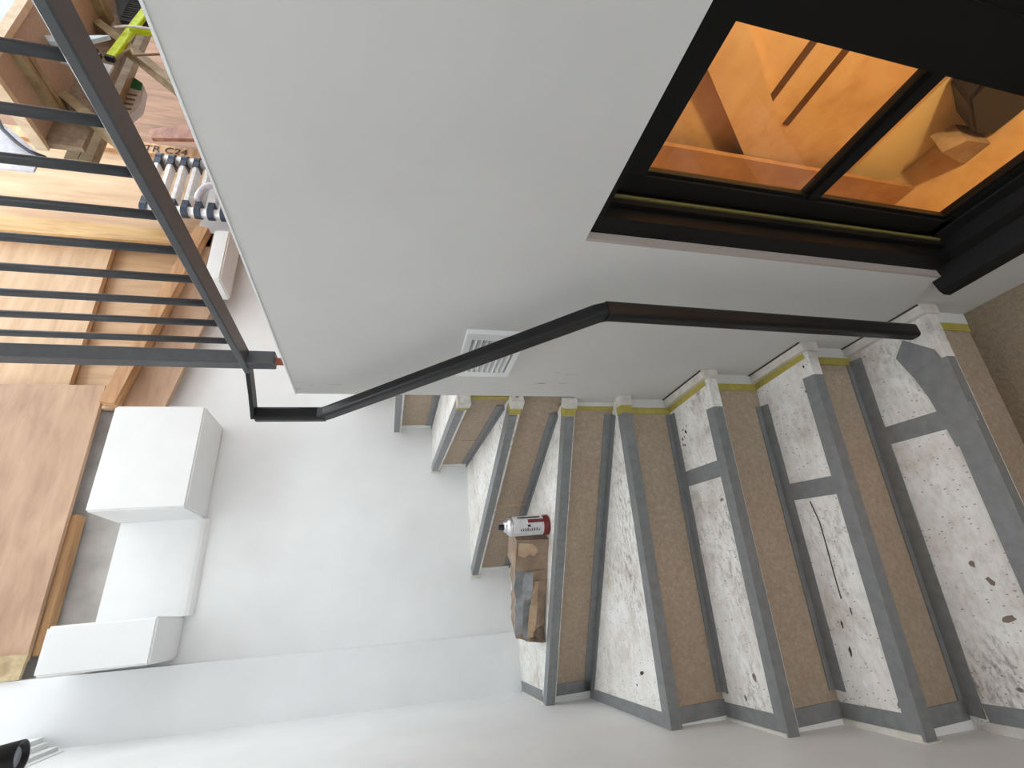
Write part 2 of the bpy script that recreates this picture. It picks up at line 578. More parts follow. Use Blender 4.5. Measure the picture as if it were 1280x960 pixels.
def riser_line(k):
    d, n = back_dir(k)
    a, b = Vector(NOSE[k][0]), Vector(NOSE[k][1])
    return a + n * OV, b + n * OV


stairs = empty('staircase', (0.2, 1.2, -2.56), label='winding staircase with scuffed white treads, brown risers and grey tape', category='staircase')
PL = {}
for k in range(1, 10):
    a, b = NOSE[k]
    if k <= 3:
        r0, r1 = riser_line(k + 1)
        poly = [a, b, (b[0], r1.y + 0.03), (1.0, r0.y + 0.03)]
    elif k == 4:
        r0, r1 = riser_line(5)
        poly = [a, b, (-0.643, r1.y + 0.05), (1.0, r0.y + 0.04)]
    elif k == 5:
        r0, r1 = riser_line(6)
        poly = [a, b, (-0.62, 3.885), (r1.x + 0.04, 3.885), (1.0, r0.y + 0.08)]
    elif k == 6:
        poly = [a, b, (1.15, 3.885), (1.08, 2.19)]
    elif k == 7:
        poly = [a, b, (1.5, 3.885), (1.47, 2.17)]
    elif k == 8:
        poly = [a, b, (1.80, 3.885), (1.80, 2.17)]
    else:
        poly = [a, b, (2.1, 3.885), (2.1, 2.17)]
    PL[k] = poly
    bm = B(); prism(bm, poly, Z[k] - TH, Z[k])
    tread = obj('tread', bm, BOARD, stairs, label='scuffed white tread board')
    PL[k, 'o'] = tread
    # riser
    r0, r1 = riser_line(k)
    if k >= 6:
        dd = (r1 - r0).normalized(); r0 = r0 - dd * 0.03
        if k == 6:
            r1 = r1 + dd * 0.0
    d, n = back_dir(k)
    q0, q1 = r0 + n * 0.03, r1 + n * 0.03
    bm = B(); prism(bm, [tuple(r0), tuple(r1), tuple(q1), tuple(q0)], Z[k - 1] - (0.05 if k > 1 else 0.1), Z[k] - TH)
    riser = obj('riser', bm, HARD, stairs, label='brown hardboard riser panel')
    PL[k, 'r'] = riser
    PL[k, 'rl'] = (r0, r1)
    # joint between two boards of a riser
    if k in (6, 7):
        t = 0.55
        p = r0 + (r1 - r0) * t - n * 0.002
        dv = (r1 - r0).normalized()
        bm = B(); bar(bm, (p.x, p.y, Z[k - 1]), (p.x, p.y, Z[k] - TH), 0.012, 0.008, Vector((n.x, n.y, 0)))
        obj('board_joint', bm, CARDT, riser)


def tape_flat(k, p, q, w, mat=TAPE, name='tape', dz=0.004, side=0):
    """tape on top of tread k from p to q (plan)"""
    p, q = Vector(p), Vector(q)
    d = (q - p).normalized()
    n = Vector((-d.y, d.x)) * w / 2
    off = n * side
    bm = B()
    prism(bm, [tuple(p + n + off), tuple(q + n + off), tuple(q - n + off), tuple(p - n + off)], Z[k] - 0.002, Z[k] + dz)
    return obj(name, bm, mat, PL[k, 'o'])


def nose_tape(k, t0, t1, w=0.075, fr=0.06, w1=None):
    fr *= 0.8
    a = Vector(L2(*NOSE[k], t0)); b = Vector(L2(*NOSE[k], t1))
    d, n = back_dir(k)
    w1 = w if w1 is None else w1
    f = -n * 0.006
    bm = B()
    prism(bm, [tuple(a + f), tuple(b + f), tuple(b + n * w1), tuple(a + n * w)], Z[k] + 0.001, Z[k] + 0.006)
    prism(bm, [tuple(a + f), tuple(b + f), tuple(b - n * 0.0006), tuple(a - n * 0.0006)], Z[k] - fr, Z[k] + 0.001)
    return obj('nosing_tape', bm, TAPE, PL[k, 'o'])


def foot_tape(k, t0, t1, w=0.05, h=0.045):
    """tape folded into the corner where riser k meets the tread below"""
    r0, r1 = PL[k, 'rl']
    a = r0 + (r1 - r0) * t0; b = r0 + (r1 - r0) * t1
    d, n = back_dir(k)
    z = Z[k - 1]
    bm = B()
    prism(bm, [tuple(a), tuple(b), tuple(b - n * w), tuple(a - n * w)], z + 0.001, z + 0.006)
    prism(bm, [tuple(a), tuple(b), tuple(b - n * 0.006), tuple(a - n * 0.006)], z, z + h)
    return obj('corner_tape', bm, TAPE, PL[k - 1, 'o'])


# nosing tapes: (from, to) as fractions from the wall end to the outer end
nose_tape(1, 0.15, 1.0, 0.085, 0.05); nose_tape(2, 0.10, 0.995, 0.06, 0.06); nose_tape(3, 0.12, 0.99, 0.055, 0.06)
nose_tape(4, 0.045, 0.985, 0.055, 0.065, 0.06); nose_tape(5, 0.03, 0.985, 0.055, 0.06); nose_tape(6, 0.06, 0.99, 0.07, 0.05)
nose_tape(7, 0.06, 0.985, 0.06, 0.05); nose_tape(8, 0.02, 0.985, 0.06, 0.05)
# wide angled patch where the first tread meets the newel rail
bm = B(); prism(bm, [(0.90, 1.30), (0.80, 1.21), (0.70, 1.195), (0.40, 1.22), (0.40, 1.31), (0.62, 1.315), (0.72, 1.33), (0.84, 1.36)], Z[1] + 0.001, Z[1] + 0.0055)
obj('tape_patch', bm, TAPE, PL[1, 'o'])
foot_tape(2, 0.045, 0.955, 0.065, 0.03); foot_tape(3, 0.11, 0.90, 0.055, 0.035); foot_tape(4, 0.06, 0.905, 0.05, 0.03)
foot_tape(5, 0.05, 0.99, 0.05, 0.05); foot_tape(6, 0.09, 0.97, 0.03, 0.045); foot_tape(7, 0.12, 0.985, 0.03, 0.045); foot_tape(8, 0.1, 0.985, 0.03, 0.05)
# cross tapes where two boards of a tread meet
tape_flat(1, (0.51, 1.19), (0.535, 1.585), 0.08); tape_flat(2, (0.335, 1.60), (0.37, 1.95), 0.08); tape_flat(3, (0.505, 1.90), (0.53, 2.27), 0.08)
# tapes and dirty white strips along the outer wall
for k, ya, yb in ((1, 1.32, 1.66), (2, 1.71, 2.04), (3, 2.01, 2.39), (4, 2.36, 3.27), (5, 3.29, 3.86)):
    xx = -0.64 if k < 5 else -0.615
    bm = B(); box(bm, (xx, ya - 0.02, Z[k] - 0.01), (xx + 0.055, yb + 0.01, Z[k] + 0.012)); obj('edge_strip', bm, TRIM, PL[k, 'o'])
    tape_flat(k, (xx + 0.085, ya), (xx + 0.085, yb), 0.06)
    bm = B(); box(bm, (xx + 0.006, ya, Z[k] + 0.01), (xx + 0.012, yb, Z[k] + 0.016)); obj('dirt_line', bm, DARKGAP, PL[k, 'o'])
# vertical tapes at the outer end of the risers
for k in (2, 3, 4, 5):
    r0, r1 = PL[k, 'rl']
    d, n = back_dir(k)
    a = r0 + (r1 - r0) * 0.925; b = r0 + (r1 - r0) * 0.965; c2 = r1
    bm = B(); prism(bm, [tuple(a), tuple(b), tuple(b - n * 0.006), tuple(a - n * 0.006)], Z[k - 1], Z[k] - TH); obj('riser_tape', bm, TAPE, PL[k, 'r'])
    bm = B(); prism(bm, [tuple(b), tuple(c2), tuple(c2 - n * 0.008), tuple(b - n * 0.008)], Z[k - 1], Z[k] - TH); obj('riser_end_strip', bm, WHITE, PL[k, 'r'])
for k, t in ((6, 0.975), (7, 0.97), (8, 0.97)):
    r0, r1 = PL[k, 'rl']
    d, n = back_dir(k)
    a = r0 + (r1 - r0) * t
    bm = B(); prism(bm, [tuple(a), tuple(r1), tuple(r1 - n * 0.008), tuple(a - n * 0.008)], Z[k - 1], Z[k] - TH); obj('riser_end_strip', bm, WHITE, PL[k, 'r'])
# inner (wall) ends: white worn strips with yellow tape
for k in (1, 2, 3):
    y0 = NOSE[k][0][1]; y1 = PL[k + 1, 'rl'][0].y
    bm = B(); box(bm, (0.955, y0 - 0.004, Z[k] - 0.01), (1.0, y1, Z[k] + 0.03)); obj('wall_strip', bm, TRIM, PL[k, 'o'])
    bm = B(); box(bm, (0.994, y0, Z[k] + 0.03), (0.999, y1, Z[k] + 0.037)); obj('dirt_line', bm, DARKGAP, PL[k, 'o'])
    if k > 1:
        tape_flat(k, (0.945, y0 + 0.03), (0.935, y1), 0.032, YTAPE, 'yellow_tape')
for k in (1, 2, 3, 4, 5):
    r0, r1 = PL[k, 'rl']
    d, n = back_dir(k)
    ln = (r1 - r0).length
    a = r0 + d * 0.0; w0 = r0 + d * (0.055 if k < 5 else 0.05); b = r0 + d * (0.092 if k < 5 else 0.075)
    bm = B(); prism(bm, [tuple(a), tuple(w0), tuple(w0 - n * 0.008), tuple(a - n * 0.008)], Z[k - 1], Z[k] - TH); obj('riser_end_strip', bm, WALLR, PL[k, 'r'])
    bm = B(); prism(bm, [tuple(w0), tuple(b), tuple(b - n * 0.006), tuple(w0 - n * 0.006)], Z[k - 1], Z[k] - TH); obj('yellow_tape', bm, YTAPE, PL[k, 'r'])
for k in (4, 5, 6, 7):
    a = Vector(NOSE[k][0]); d, n = back_dir(k)
    b = a + d * 0.055; f = -n * 0.012
    bm = B(); prism(bm, [tuple(a + f), tuple(b + f), tuple(b + n * 0.05), tuple(a + n * 0.05)], Z[k] - TH - 0.005, Z[k] + 0.012); obj('nosing_end', bm, TRIM, PL[k, 'o'])
    c = b + d * 0.045
    bm = B(); prism(bm, [tuple(b + f * 0.8), tuple(c + f * 0.7), tuple(c + n * 0.055), tuple(b + n * 0.055)], Z[k] - TH, Z[k] + 0.009); obj('yellow_tape', bm, YTAPE, PL[k, 'o'])
for k in (7,):
    r0, r1 = PL[k, 'rl']; d, n = back_dir(k)
    a = r0 + d * 0.05; b = a + d * 0.05
    bm = B(); prism(bm, [tuple(a), tuple(b), tuple(b - n * 0.006), tuple(a - n * 0.006)], Z[k - 1], Z[k] - TH); obj('yellow_tape', bm, YTAPE, PL[k, 'r'])
for k in (1, 2, 3):
    a = Vector(NOSE[k][0]); d, n = back_dir(k); b = a + d * 0.045; f = -n * 0.012
    bm = B(); prism(bm, [tuple(a + f), tuple(b + f), tuple(b + n * 0.04), tuple(a + n * 0.04)], Z[k] - TH - 0.005, Z[k] + 0.026); obj('nosing_end', bm, TRIM, PL[k, 'o'])
for k in (1, 2, 3, 4, 5, 6, 7):
    a = Vector(NOSE[k][1]); d, n = back_dir(k); b = a - d * 0.045; f = -n * 0.012
    bm = B(); prism(bm, [tuple(a + f), tuple(b + f), tuple(b + n * 0.04), tuple(a + n * 0.04)], Z[k] - TH - 0.005, Z[k] + 0.014); obj('nosing_end', bm, TRIM, PL[k, 'o'])
# dark split along the second tread and boot marks on the lower treads
def mark(k, pts, w):
    bm = B()
    for p, q in zip(pts, pts[1:]):
        p, q = Vector(p), Vector(q); d = (q - p).normalized(); n = Vector((-d.y, d.x)) * w / 2
        prism(bm, [tuple(p + n), tuple(q + n), tuple(q - n), tuple(p - n)], Z[k] - 0.001, Z[k] + 0.0012)
    obj('split_line', bm, DARKGAP, PL[k, 'o'])
mark(2, [(0.30, 1.80), (0.2, 1.79), (0.1, 1.80), (-0.02, 1.815), (-0.12, 1.825)], 0.006)
def blob(k, x, y, rx, ry, ang=0.0, mat=None):
    bm = B(); pts = []
    for i in range(9):
        a = 2 * math.pi * i / 9; r = random.uniform(0.6, 1.1)
        u, v = rx * r * math.cos(a), ry * r * math.sin(a)
        pts.append((x + u * math.cos(ang) - v * math.sin(ang), y + u * math.sin(ang) + v * math.cos(ang)))
    prism(bm, pts, Z[k] - 0.001, Z[k] + 0.001)
    obj('paint_spot', bm, mat or DARKGAP, PL[k, 'o'])
blob(2, -0.22, 1.868, 0.022, 0.006, -0.1); blob(2, -0.17, 1.80, 0.02, 0.004); blob(2, -0.325, 1.875, 0.024, 0.008, -0.2); blob(2, -0.50, 1.74, 0.012, 0.010, 0, STAIN)
blob(2, -0.44, 1.86, 0.016, 0.012, 0, WHITE)
blob(1, -0.035, 1.462, 0.014, 0.012, 0, STAIN); blob(1, -0.10, 1.43, 0.02, 0.012, 0.5, STAIN); blob(1, -0.23, 1.43, 0.012, 0.03, 0.2, STAIN); blob(1, 0.62, 1.24, 0.01, 0.008); blob(1, 0.59, 1.235, 0.007, 0.006)
for i in range(8):
    blob(3, 0.80 - random.random() * 0.11, 2.09 + random.random() * 0.07, random.uniform(0.005, 0.012), random.uniform(0.004, 0.008))
blob(3, -0.40, 2.10, 0.018, 0.012, 0, STAIN); blob(3, -0.49, 2.20, 0.014, 0.008, 0, STAIN); blob(4, -0.38, 2.52, 0.012, 0.022, 0.4); blob(4, -0.44, 2.6, 0.006, 0.008)
blob(2, 0.895, 1.56, 0.008, 0.006); blob(2, 0.78, 1.60, 0.006, 0.006)

# ------------------------------------------------------------------ handrail and guard
hr = empty('stair_handrail', (0.88, 1.2, -2.248), label='black steel handrail dropping in angled bends along the stair wall', category='handrail')
P = rrect(0.062, 0.052, 0.014, 3)
bm = B(); sweep(bm, [(0.88, 1.205, -2.165), (0.88, 1.196, -0.72)], P, Vector((0, 1, 0))); obj('upright', bm, BLACK, hr)
bm = B(); sweep(bm, [(0.88, 1.197, -0.73), (0.88, 1.215, -0.695), (0.88, 2.115, 0.272), (0.88, 2.135, 0.30)], rrect(0.052, 0.062, 0.014, 3), Vector((0.0, -0.72, 0.7))); obj('sloping_rail', bm, BLACK, hr)
bm = B(); sweep(bm, [(0.88, 2.134, 0.28), (0.88, 2.136, 0.575)], rrect(0.062, 0.045, 0.012, 3), Vector((0, 1, 0))); obj('upright', bm, BLACK, hr)
bm = B(); sweep(bm, [(0.872, 2.142, 0.582), (0.955, 2.06, 0.584), (1.035, 1.965, 0.586), (1.035, 1.90, 0.586)], rect(0.06, 0.016)); obj('link_bar', bm, BLACK, hr)

gd = empty('guard_railing', (1.035, 0.9, WTOP), label='dark steel guard railing with upright bars on top of the stair wall', category='railing')
bm = B(); box(bm, (0.998, -0.7, 0.572), (1.072, 1.97, 0.598)); bevel(bm, 0.004, 1); obj('bottom_rail', bm, GUARD, gd)
bm = B(); box(bm, (0.998, -0.7, 2.12), (1.072, 1.97, 2.15)); bevel(bm, 0.004, 1); obj('top_rail', bm, GUARD, gd)
bm = B(); box(bm, (1.005, 1.878, 0.468), (1.065, 1.936, 2.12)); bevel(bm, 0.004, 1); obj('post', bm, GUARD, gd)
bm = B(); lathe(bm, [(0, 0), (0.016, 0), (0.016, 0.05), (0, 0.05)], (1.03, 1.907, WTOP)); obj('fixing_stud', bm, PRIMER, gd)
ys = [1.758, 1.633, 1.508, 1.378, 1.244, 1.107, 0.969, 0.836, 0.698, 0.56, 0.425, 0.29, 0.155, 0.02, -0.115, -0.25, -0.385, -0.52, -0.655]
bm = B(); lathe(bm, [(0, 0), (0.0125, 0), (0.0125, 1.53), (0, 1.53)], (1.035, ys[0], 0.594), n=14)
bal0 = obj('baluster', bm, GUARD, gd, True)
for y in ys[1:]:
    c = bal0.copy(); COL.objects.link(c); c.parent = gd
    c.location = (0, (y - ys[0]) * S, 0)
for y in (-0.72,):
    bm = B(); box(bm, (1.005, y, WTOP), (1.065, y + 0.06, 2.12)); obj('post', bm, GUARD, gd)

# ------------------------------------------------------------------ vent grille on the stair wall
vt = empty('vent_grille', (1.0, 1.72, -0.55), label='white louvred vent grille low on the stair wall', category='vent')
def yz(y, z):
    return y, z
Y0, Y1, Z0, Z1 = 1.535, 1.905, -0.548, -0.298
bm = B()
box(bm, (0.978, Y0, Z0), (1.0, Y0 + 0.045, Z1)); box(bm, (0.978, Y1 - 0.045, Z0), (1.0, Y1, Z1))
box(bm, (0.978, Y0 + 0.045, Z0), (1.0, Y1 - 0.045, Z0 + 0.026)); box(bm, (0.978, Y0 + 0.045, Z1 - 0.026), (1.0, Y1 - 0.045, Z1))
obj('frame', bm, WHITE, vt)
bm = B(); box(bm, (0.996, Y0 + 0.04, Z0 + 0.02), (0.999, Y1 - 0.04, Z1 - 0.02)); obj('backing', bm, VENTB, vt)
n = 8
sl = None
for i in range(n):
    z = Z1 - 0.034 - i * (Z1 - Z0 - 0.062) / n
    if sl is None:
        bm = B(); prism_axis(bm, [(0.9955, z), (0.976, z - 0.010), (0.976, z - 0.014), (0.9955, z - 0.010)], Y0 + 0.045, Y1 - 0.045, 'y')
        sl = obj('slat', bm, WHITE, vt); zf = z
    else:
        c = sl.copy(); COL.objects.link(c); c.parent = vt; c.location = (0, 0, (z - zf) * S)

# ------------------------------------------------------------------ window in the stair wall
win = empty('window_1', (1.12, 0.6, -2.14), kind='structure', label='black framed window with orange lit room behind beside the stairs')
def part(name, fn, mat, par=None, **k):
    bm = B(); fn(bm); return obj(name, bm, mat, par, **k)
def yprof(bm, prof, y0, y1):
    prism_axis(bm, prof, y0, y1, 'y')
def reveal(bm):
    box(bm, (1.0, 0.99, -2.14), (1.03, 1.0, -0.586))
part('window_reveal', reveal, REVEAL, win)
# far jamb mouldings
part('outer_jamb', lambda b: (box(b, (1.03, 0.925, -2.14), (1.16, 1.0, -0.586)), box(b, (1.075, 0.905, -2.14), (1.16, 0.93, -0.586))), FRAMEB, win)
part('olive_line', lambda b: box(b, (1.096, 0.8985, -2.04), (1.106, 0.906, -0.62)), GREEN, win)
part('stile', lambda b: box(b, (1.12, 0.835, -2.1), (1.165, 0.90, -0.62)), FRAMEB, win)
part('glazing_bead', lambda b: box(b, (1.13, 0.822, -2.05), (1.15, 0.836, -0.70)), FRAMEB, win)
# head, bottom rail, transom, near stile and blind panel
part('head', lambda b: (box(b, (1.03, -0.75, -0.62), (1.16, 0.925, -0.586)), box(b, (1.121, -0.75, -0.735), (1.166, 0.835, -0.62))), FRAMEB, win)
part('bottom_rail', lambda b: (box(b, (1.12, -0.75, -2.1), (1.165, 0.9, -1.985)), box(b, (1.13, 0.4, -1.99), (1.152, 0.83, -1.972))), FRAMEB, win)
part('transom', lambda b: (box(b, (1.125, 0.4, -1.385), (1.165, 0.85, -1.345)), box(b, (1.135, 0.4, -1.40), (1.16, 0.85, -1.33))), FRAMEB, win)
part('near_stile', lambda b: box(b, (1.115, 0.27, -2.1), (1.165, 0.415, -0.62)), FRAMEB, win)
part('blind_panel', lambda b: box(b, (1.12, -0.75, -2.1), (1.165, 0.27, -0.62)), FRAMEB, win)
for z0, z1 in ((-1.345, -0.735), (-1.985, -1.385)):
    part('pane', lambda b: box(b, (1.140, 0.415, z0), (1.144, 0.838, z1)), GLASS, win)
part('sill', lambda b: yprof(b, [(1.165, -2.0), (1.115, -2.02), (1.10, -2.055), (1.05, -2.065), (1.03, -2.10), (0.955, -2.115), (0.94, -2.13), (0.94, -2.165), (0.965, -2.185), (1.165, -2.185)], -0.75, 1.025), FRAMEB, win)

# room behind the window, lit by the warm bulb
bm = B(); box(bm, (1.11, -3, -3.4), (3.4, 1.9, -3.3)); struct('floor_window_room', bm, PLY, 'plywood floor of the room behind the window')
bm = B(); box(bm, (2.142, -3, -3.3), (2.25, 1.9, 0.36)); struct('wall_window_room', bm, YWALL, 'cream wall of the room behind the window')
bm = B(); box(bm, (1.11, 1.8, -3.3), (3.4, 1.9, 0.36)); struct('wall_window_room_end', bm, PLY, 'plywood end wall of the room behind the window')
bm = B(); box(bm, (WT, -3, -3.3), (1.13, 1.9, -2.7)); struct('wall_window_room_low', bm, YWALL, 'cream wall under the stair window inside the room')

pn = empty('slotted_board', (2.11, 1.0, -2.6), label='plywood panel with two long slots behind the window glass', category='panel')
bm = B(); box(bm, (2.10, -1.5, -2.60), (2.14, 1.79, -0.6)); obj('panel', bm, PLYW, pn)
for z, y1 in ((-1.782, 1.067), (-1.965, 1.144)):
    bm = B(); box(bm, (2.094, 0.3, z - 0.018), (2.102, y1, z + 0.018)); obj('slot', bm, SLOT, pn)
bm = B(); bar(bm, (2.07, 0.70, -1.16), (2.07, 1.56, -2.32), 0.05, 0.19); obj('raking_beam', bm, PLYW, None, label='raking timber beam across the plywood behind the window', category='timber')
bm = B(); box(bm, (2.0, 1.30, -3.02), (2.03, 1.79, -0.6)); obj('shade_band_sheet', bm, SHADEB, None, label='brown upright sheet added for the shaded band at the far side behind the window glass', category='panel')  # added sheet, carries the shaded band in its darker colour
bm = B(); box(bm, (1.3, -1.5, -3.08), (2.14, 1.79, -3.02)); box(bm, (1.35, -1.45, -3.3), (1.45, -1.35, -3.08)); box(bm, (1.35, 1.6, -3.3), (1.45, 1.7, -3.08)); obj('plywood_bench', bm, PLYW, None, label='low plywood bench under the window room wall', category='bench')
bm = B(); prism_axis(bm, [(0.62, -3.02), (0.92, -3.02), (0.93, -2.90), (0.80, -2.66), (0.64, -2.62)], 1.95, 2.135, 'x'); bevel(bm, 0.015, 2); obj('dark_bag', bm, CABLE, None, label='dark bag on the bench behind the lower pane', category='bag')
bm = B(); prism_axis(bm, [(0.94, -3.02), (1.07, -3.02), (1.03, -2.80), (0.95, -2.86)], 1.92, 2.05, 'x'); obj('small_carton', bm, CARD, None, label='small brown carton beside the dark bag behind the lower pane', category='carton')

# ------------------------------------------------------------------ temporary boarding above the far wall
def slab(name, poly, y0, y1, mat, label, cat, group=None, **k):
    """upright board: outline in x,z between two depths"""
    bm = B(); prism_axis(bm, poly, y0, y1, 'y')
    o = obj(name, bm, mat, None, label=label, category=cat, **k)
    if group:
        o['group'] = group
    return o
G = 'plywood sheets boarding up the upper wall'
slab('plywood_sheet', [(-0.02, 2.055), (1.80, 2.085), (1.80, 4.5), (-0.1, 4.5), (-0.1, 2.2)], 3.79, 3.825, PLYR, 'weathered plywood sheet with stained corner above the white blocks', 'plywood sheet', G)
slab('timber_batten', [(0.0, 2.015), (0.84, 2.03), (0.84, 2.08), (0.0, 2.06)], 3.84, 3.92, TIMBERX, 'yellowish batten under the bottom edge of the weathered plywood sheet', 'timber')
slab('timber_offcut', [(-0.115, 2.05), (0.02, 2.04), (0.02, 2.5), (-0.115, 2.5)], 3.765, 3.788, OFFCUT, 'stained timber offcut with scribbled marks at the lower corner of the sheet', 'timber')
slab('plywood_sheet', [(1.70, 2.365), (3.28, 2.40), (3.30, 4.5), (1.70, 4.5)], 3.88, 3.93, PLY, 'large plywood sheet behind the guard bars, above the recessed strip', 'plywood sheet', G)
slab('plywood_sheet', [(1.66, 1.70), (3.45, 1.40), (3.45, 2.5), (1.66, 2.5)], 3.95, 3.99, PLYV, 'plywood strip recessed between the large sheet and the raked timber', 'plywood sheet', G)
slab('raked_board', [(1.60, 1.65), (2.80, 1.425), (3.36, 1.32), (3.36, 1.75), (1.60, 2.05)], 3.76, 3.80, PLYR, 'brown raked board under the sloping timber over the white wall', 'board')
bm = B(); bar(bm, (1.60, 3.70, 1.975), (3.34, 3.70, 1.655), 0.09, 0.10); obj('raked_timber', bm, TIMBERX, None, label='sloping sawn timber running down to the ladder', category='timber')
bm = B(); box(bm, (3.20, 3.76, 1.60), (3.36, 3.88, 4.5)); obj('timber_stud', bm, TIMBER, None, label='yellow timber stud standing between the plywood sheets', category='timber')
slab('plywood_sheet', [(3.36, 0.43), (4.42, 0.43), (4.42, 4.5), (3.36, 4.5)], 3.90, 3.94, PLYV, 'plywood sheet with upright grain behind the folded ladder', 'plywood sheet', G)
slab('plywood_sheet', [(4.42, 0.43), (7.5, 0.43), (7.5, 4.5), (4.42, 4.5)], 3.98, 4.02, PLYD, 'dark brown plywood sheet behind the bench timbers', 'plywood sheet', G)
st = empty('printed_stud', (4.50, 3.86, 0.43), label='timber stud stamped TR C24 above the folded ladder', category='timber')
bm = B(); box(bm, (4.42, 3.86, 0.43), (4.56, 3.97, 4.5)); obj('stud', bm, TIMBERX, st)
slab('timber_plank', [(4.47, 2.30), (4.58, 2.36), (5.55, 0.43), (4.79, 0.43), (4.54, 1.96)], 3.72, 3.76, REDWOOD, 'short reddish plank leaning beside the stamped stud', 'timber')
def text_mesh(name, body, size, loc, xdir, updir, mat, parent):
    cu = bpy.data.curves.new(name, 'FONT'); cu.body = body; cu.size = size * S
    cu.extrude = 0.0006
    t = bpy.data.objects.new(name + '_tmp', cu); COL.objects.link(t)
    bpy.context.view_layer.update()
    me = bpy.data.meshes.new_from_object(t.evaluated_get(bpy.context.evaluated_depsgraph_get()))
    bpy.data.objects.remove(t)
    x = Vector(xdir).normalized(); u = Vector(updir).normalized(); nn = x.cross(u)
    R = Matrix((x, u, nn)).transposed()
    base = ORIGIN[parent.name]
    for v in me.vertices:
        v.co = R @ v.co + W(loc) - base
    me.materials.clear(); me.materials.append(mat)
    o = bpy.data.objects.new(name, me); COL.objects.link(o); o.parent = parent
    ORIGIN[o.name] = base
    return o
text_mesh('stamped_text', 'TR C24', 0.12, (4.445, 3.857, 2.42), (0, 0, -1), (1, 0, 0), INK, st)

# ------------------------------------------------------------------ telescopic ladder
ld = empty('telescopic_ladder', (4.1, 3.72, WTOP), label='folded telescopic aluminium ladder with navy collars standing by the plywood', category='ladder')
XL, XR, YL = 3.50, 4.12, 3.66
NR = 14
pitch = 0.105
zt = 2.16
for sx, x in ((0, XL), (1, XR)):
    bm = B(); lathe(bm, [(0, WTOP), (0.045, WTOP), (0.045, zt), (0, zt)], (x, YL, 0), n=16); obj('stile', bm, ALU, ld, True)
r0 = c0 = c1 = None
for i in range(NR):
    z = zt - 0.03 - i * pitch
    if z < WTOP + 0.1:
        break
    if r0 is None:
        bm = B(); box(bm, (XL, YL - 0.045, z - 0.022), (XR, YL + 0.045, z + 0.022)); bevel(bm, 0.008, 2); r0 = obj('rung', bm, ALU, ld)
        bm = B(); lathe(bm, [(0.046, 0), (0.058, 0), (0.058, 0.05), (0.046, 0.05)], (XL, YL, z - 0.025), n=18); box(bm, (XL + 0.03, YL - 0.052, z - 0.026), (XL + 0.09, YL + 0.05, z + 0.026)); c0 = obj('collar', bm, NAVY, ld)
        bm = B(); lathe(bm, [(0.046, 0), (0.058, 0), (0.058, 0.05), (0.046, 0.05)], (XR, YL, z - 0.025), n=18); box(bm, (XR - 0.09, YL - 0.052, z - 0.026), (XR - 0.03, YL + 0.05, z + 0.026)); c1 = obj('collar', bm, NAVY, ld)
        zz = z
    else:
        for o in (r0, c0, c1):
            c = o.copy(); COL.objects.link(c); c.parent = ld; c.location = (0, 0, (z - zz) * S)
bm = B(); sweep(bm, [(3.60, YL - 0.06, 1.72), (3.64, YL - 0.08, 1.71), (3.70, YL - 0.10, 1.68), (3.74, YL - 0.11, 1.63), (3.76, YL - 0.11, 1.55), (3.76, YL - 0.1, 1.45), (3.76, YL - 0.08, 1.2)], circ(0.03, 10)); obj('strap', bm, CLEAR, ld, True)

# ------------------------------------------------------------------ workbench and clutter on the upper floor
bn = empty('makeshift_workbench', (4.0, 2.5, WTOP), label='makeshift workbench of board and sawn timbers seen from below', category='workbench')
ZB = 2.3
bm = B(); box(bm, (3.13, 2.27, ZB), (5.4, 2.76, ZB + 0.04)); obj('bench_top', bm, MDF, bn)
bm = B(); box(bm, (3.10, 2.235, ZB - 0.01), (5.4, 2.275, ZB + 0.05)); obj('front_lipping', bm, PALE, bn)
bm = B(); box(bm, (3.10, 2.27, ZB - 0.02), (3.14, 2.80, ZB + 0.05)); obj('end_lipping', bm, PALE, bn)
bm = B(); box(bm, (3.13, 2.76, ZB - 0.22), (5.4, 2.80, ZB + 0.04)); obj('back_apron', bm, MDFD, bn)
for x in (3.36, 4.55):
    bm = B(); box(bm, (x, 2.28, ZB - 0.06), (x + 0.045, 2.76, ZB)); box(bm, (x + 0.055, 2.28, ZB - 0.06), (x + 0.10, 2.76, ZB)); obj('bearer', bm, GREYT, bn)
bm = B(); bar(bm, (3.57, 2.725, 2.28), (3.08, 2.725, 1.76), 0.065, 0.085, Vector((0, 1, 0))); obj('brace', bm, GREYT, bn)
bm = B(); bar(bm, (4.47, 2.725, 2.29), (2.74, 2.725, 0.43), 0.065, 0.09, Vector((0, 1, 0))); obj('raking_leg', bm, GREYT, bn)
for i in range(2):
    bm = B(); box(bm, (3.25, 2.98, 2.155 + i * 0.088), (5.3, 3.05, 2.238 + i * 0.088)); obj('stretcher', bm, GREYT, bn)
bm = B(); box(bm, (5.2, 2.66, WTOP), (5.29, 2.98, 2.24)); obj('leg', bm, GREYT, bn)
bm = B(); box(bm, (5.3, 2.3, WTOP), (5.39, 2.38, ZB)); obj('leg', bm, GREYT, bn)
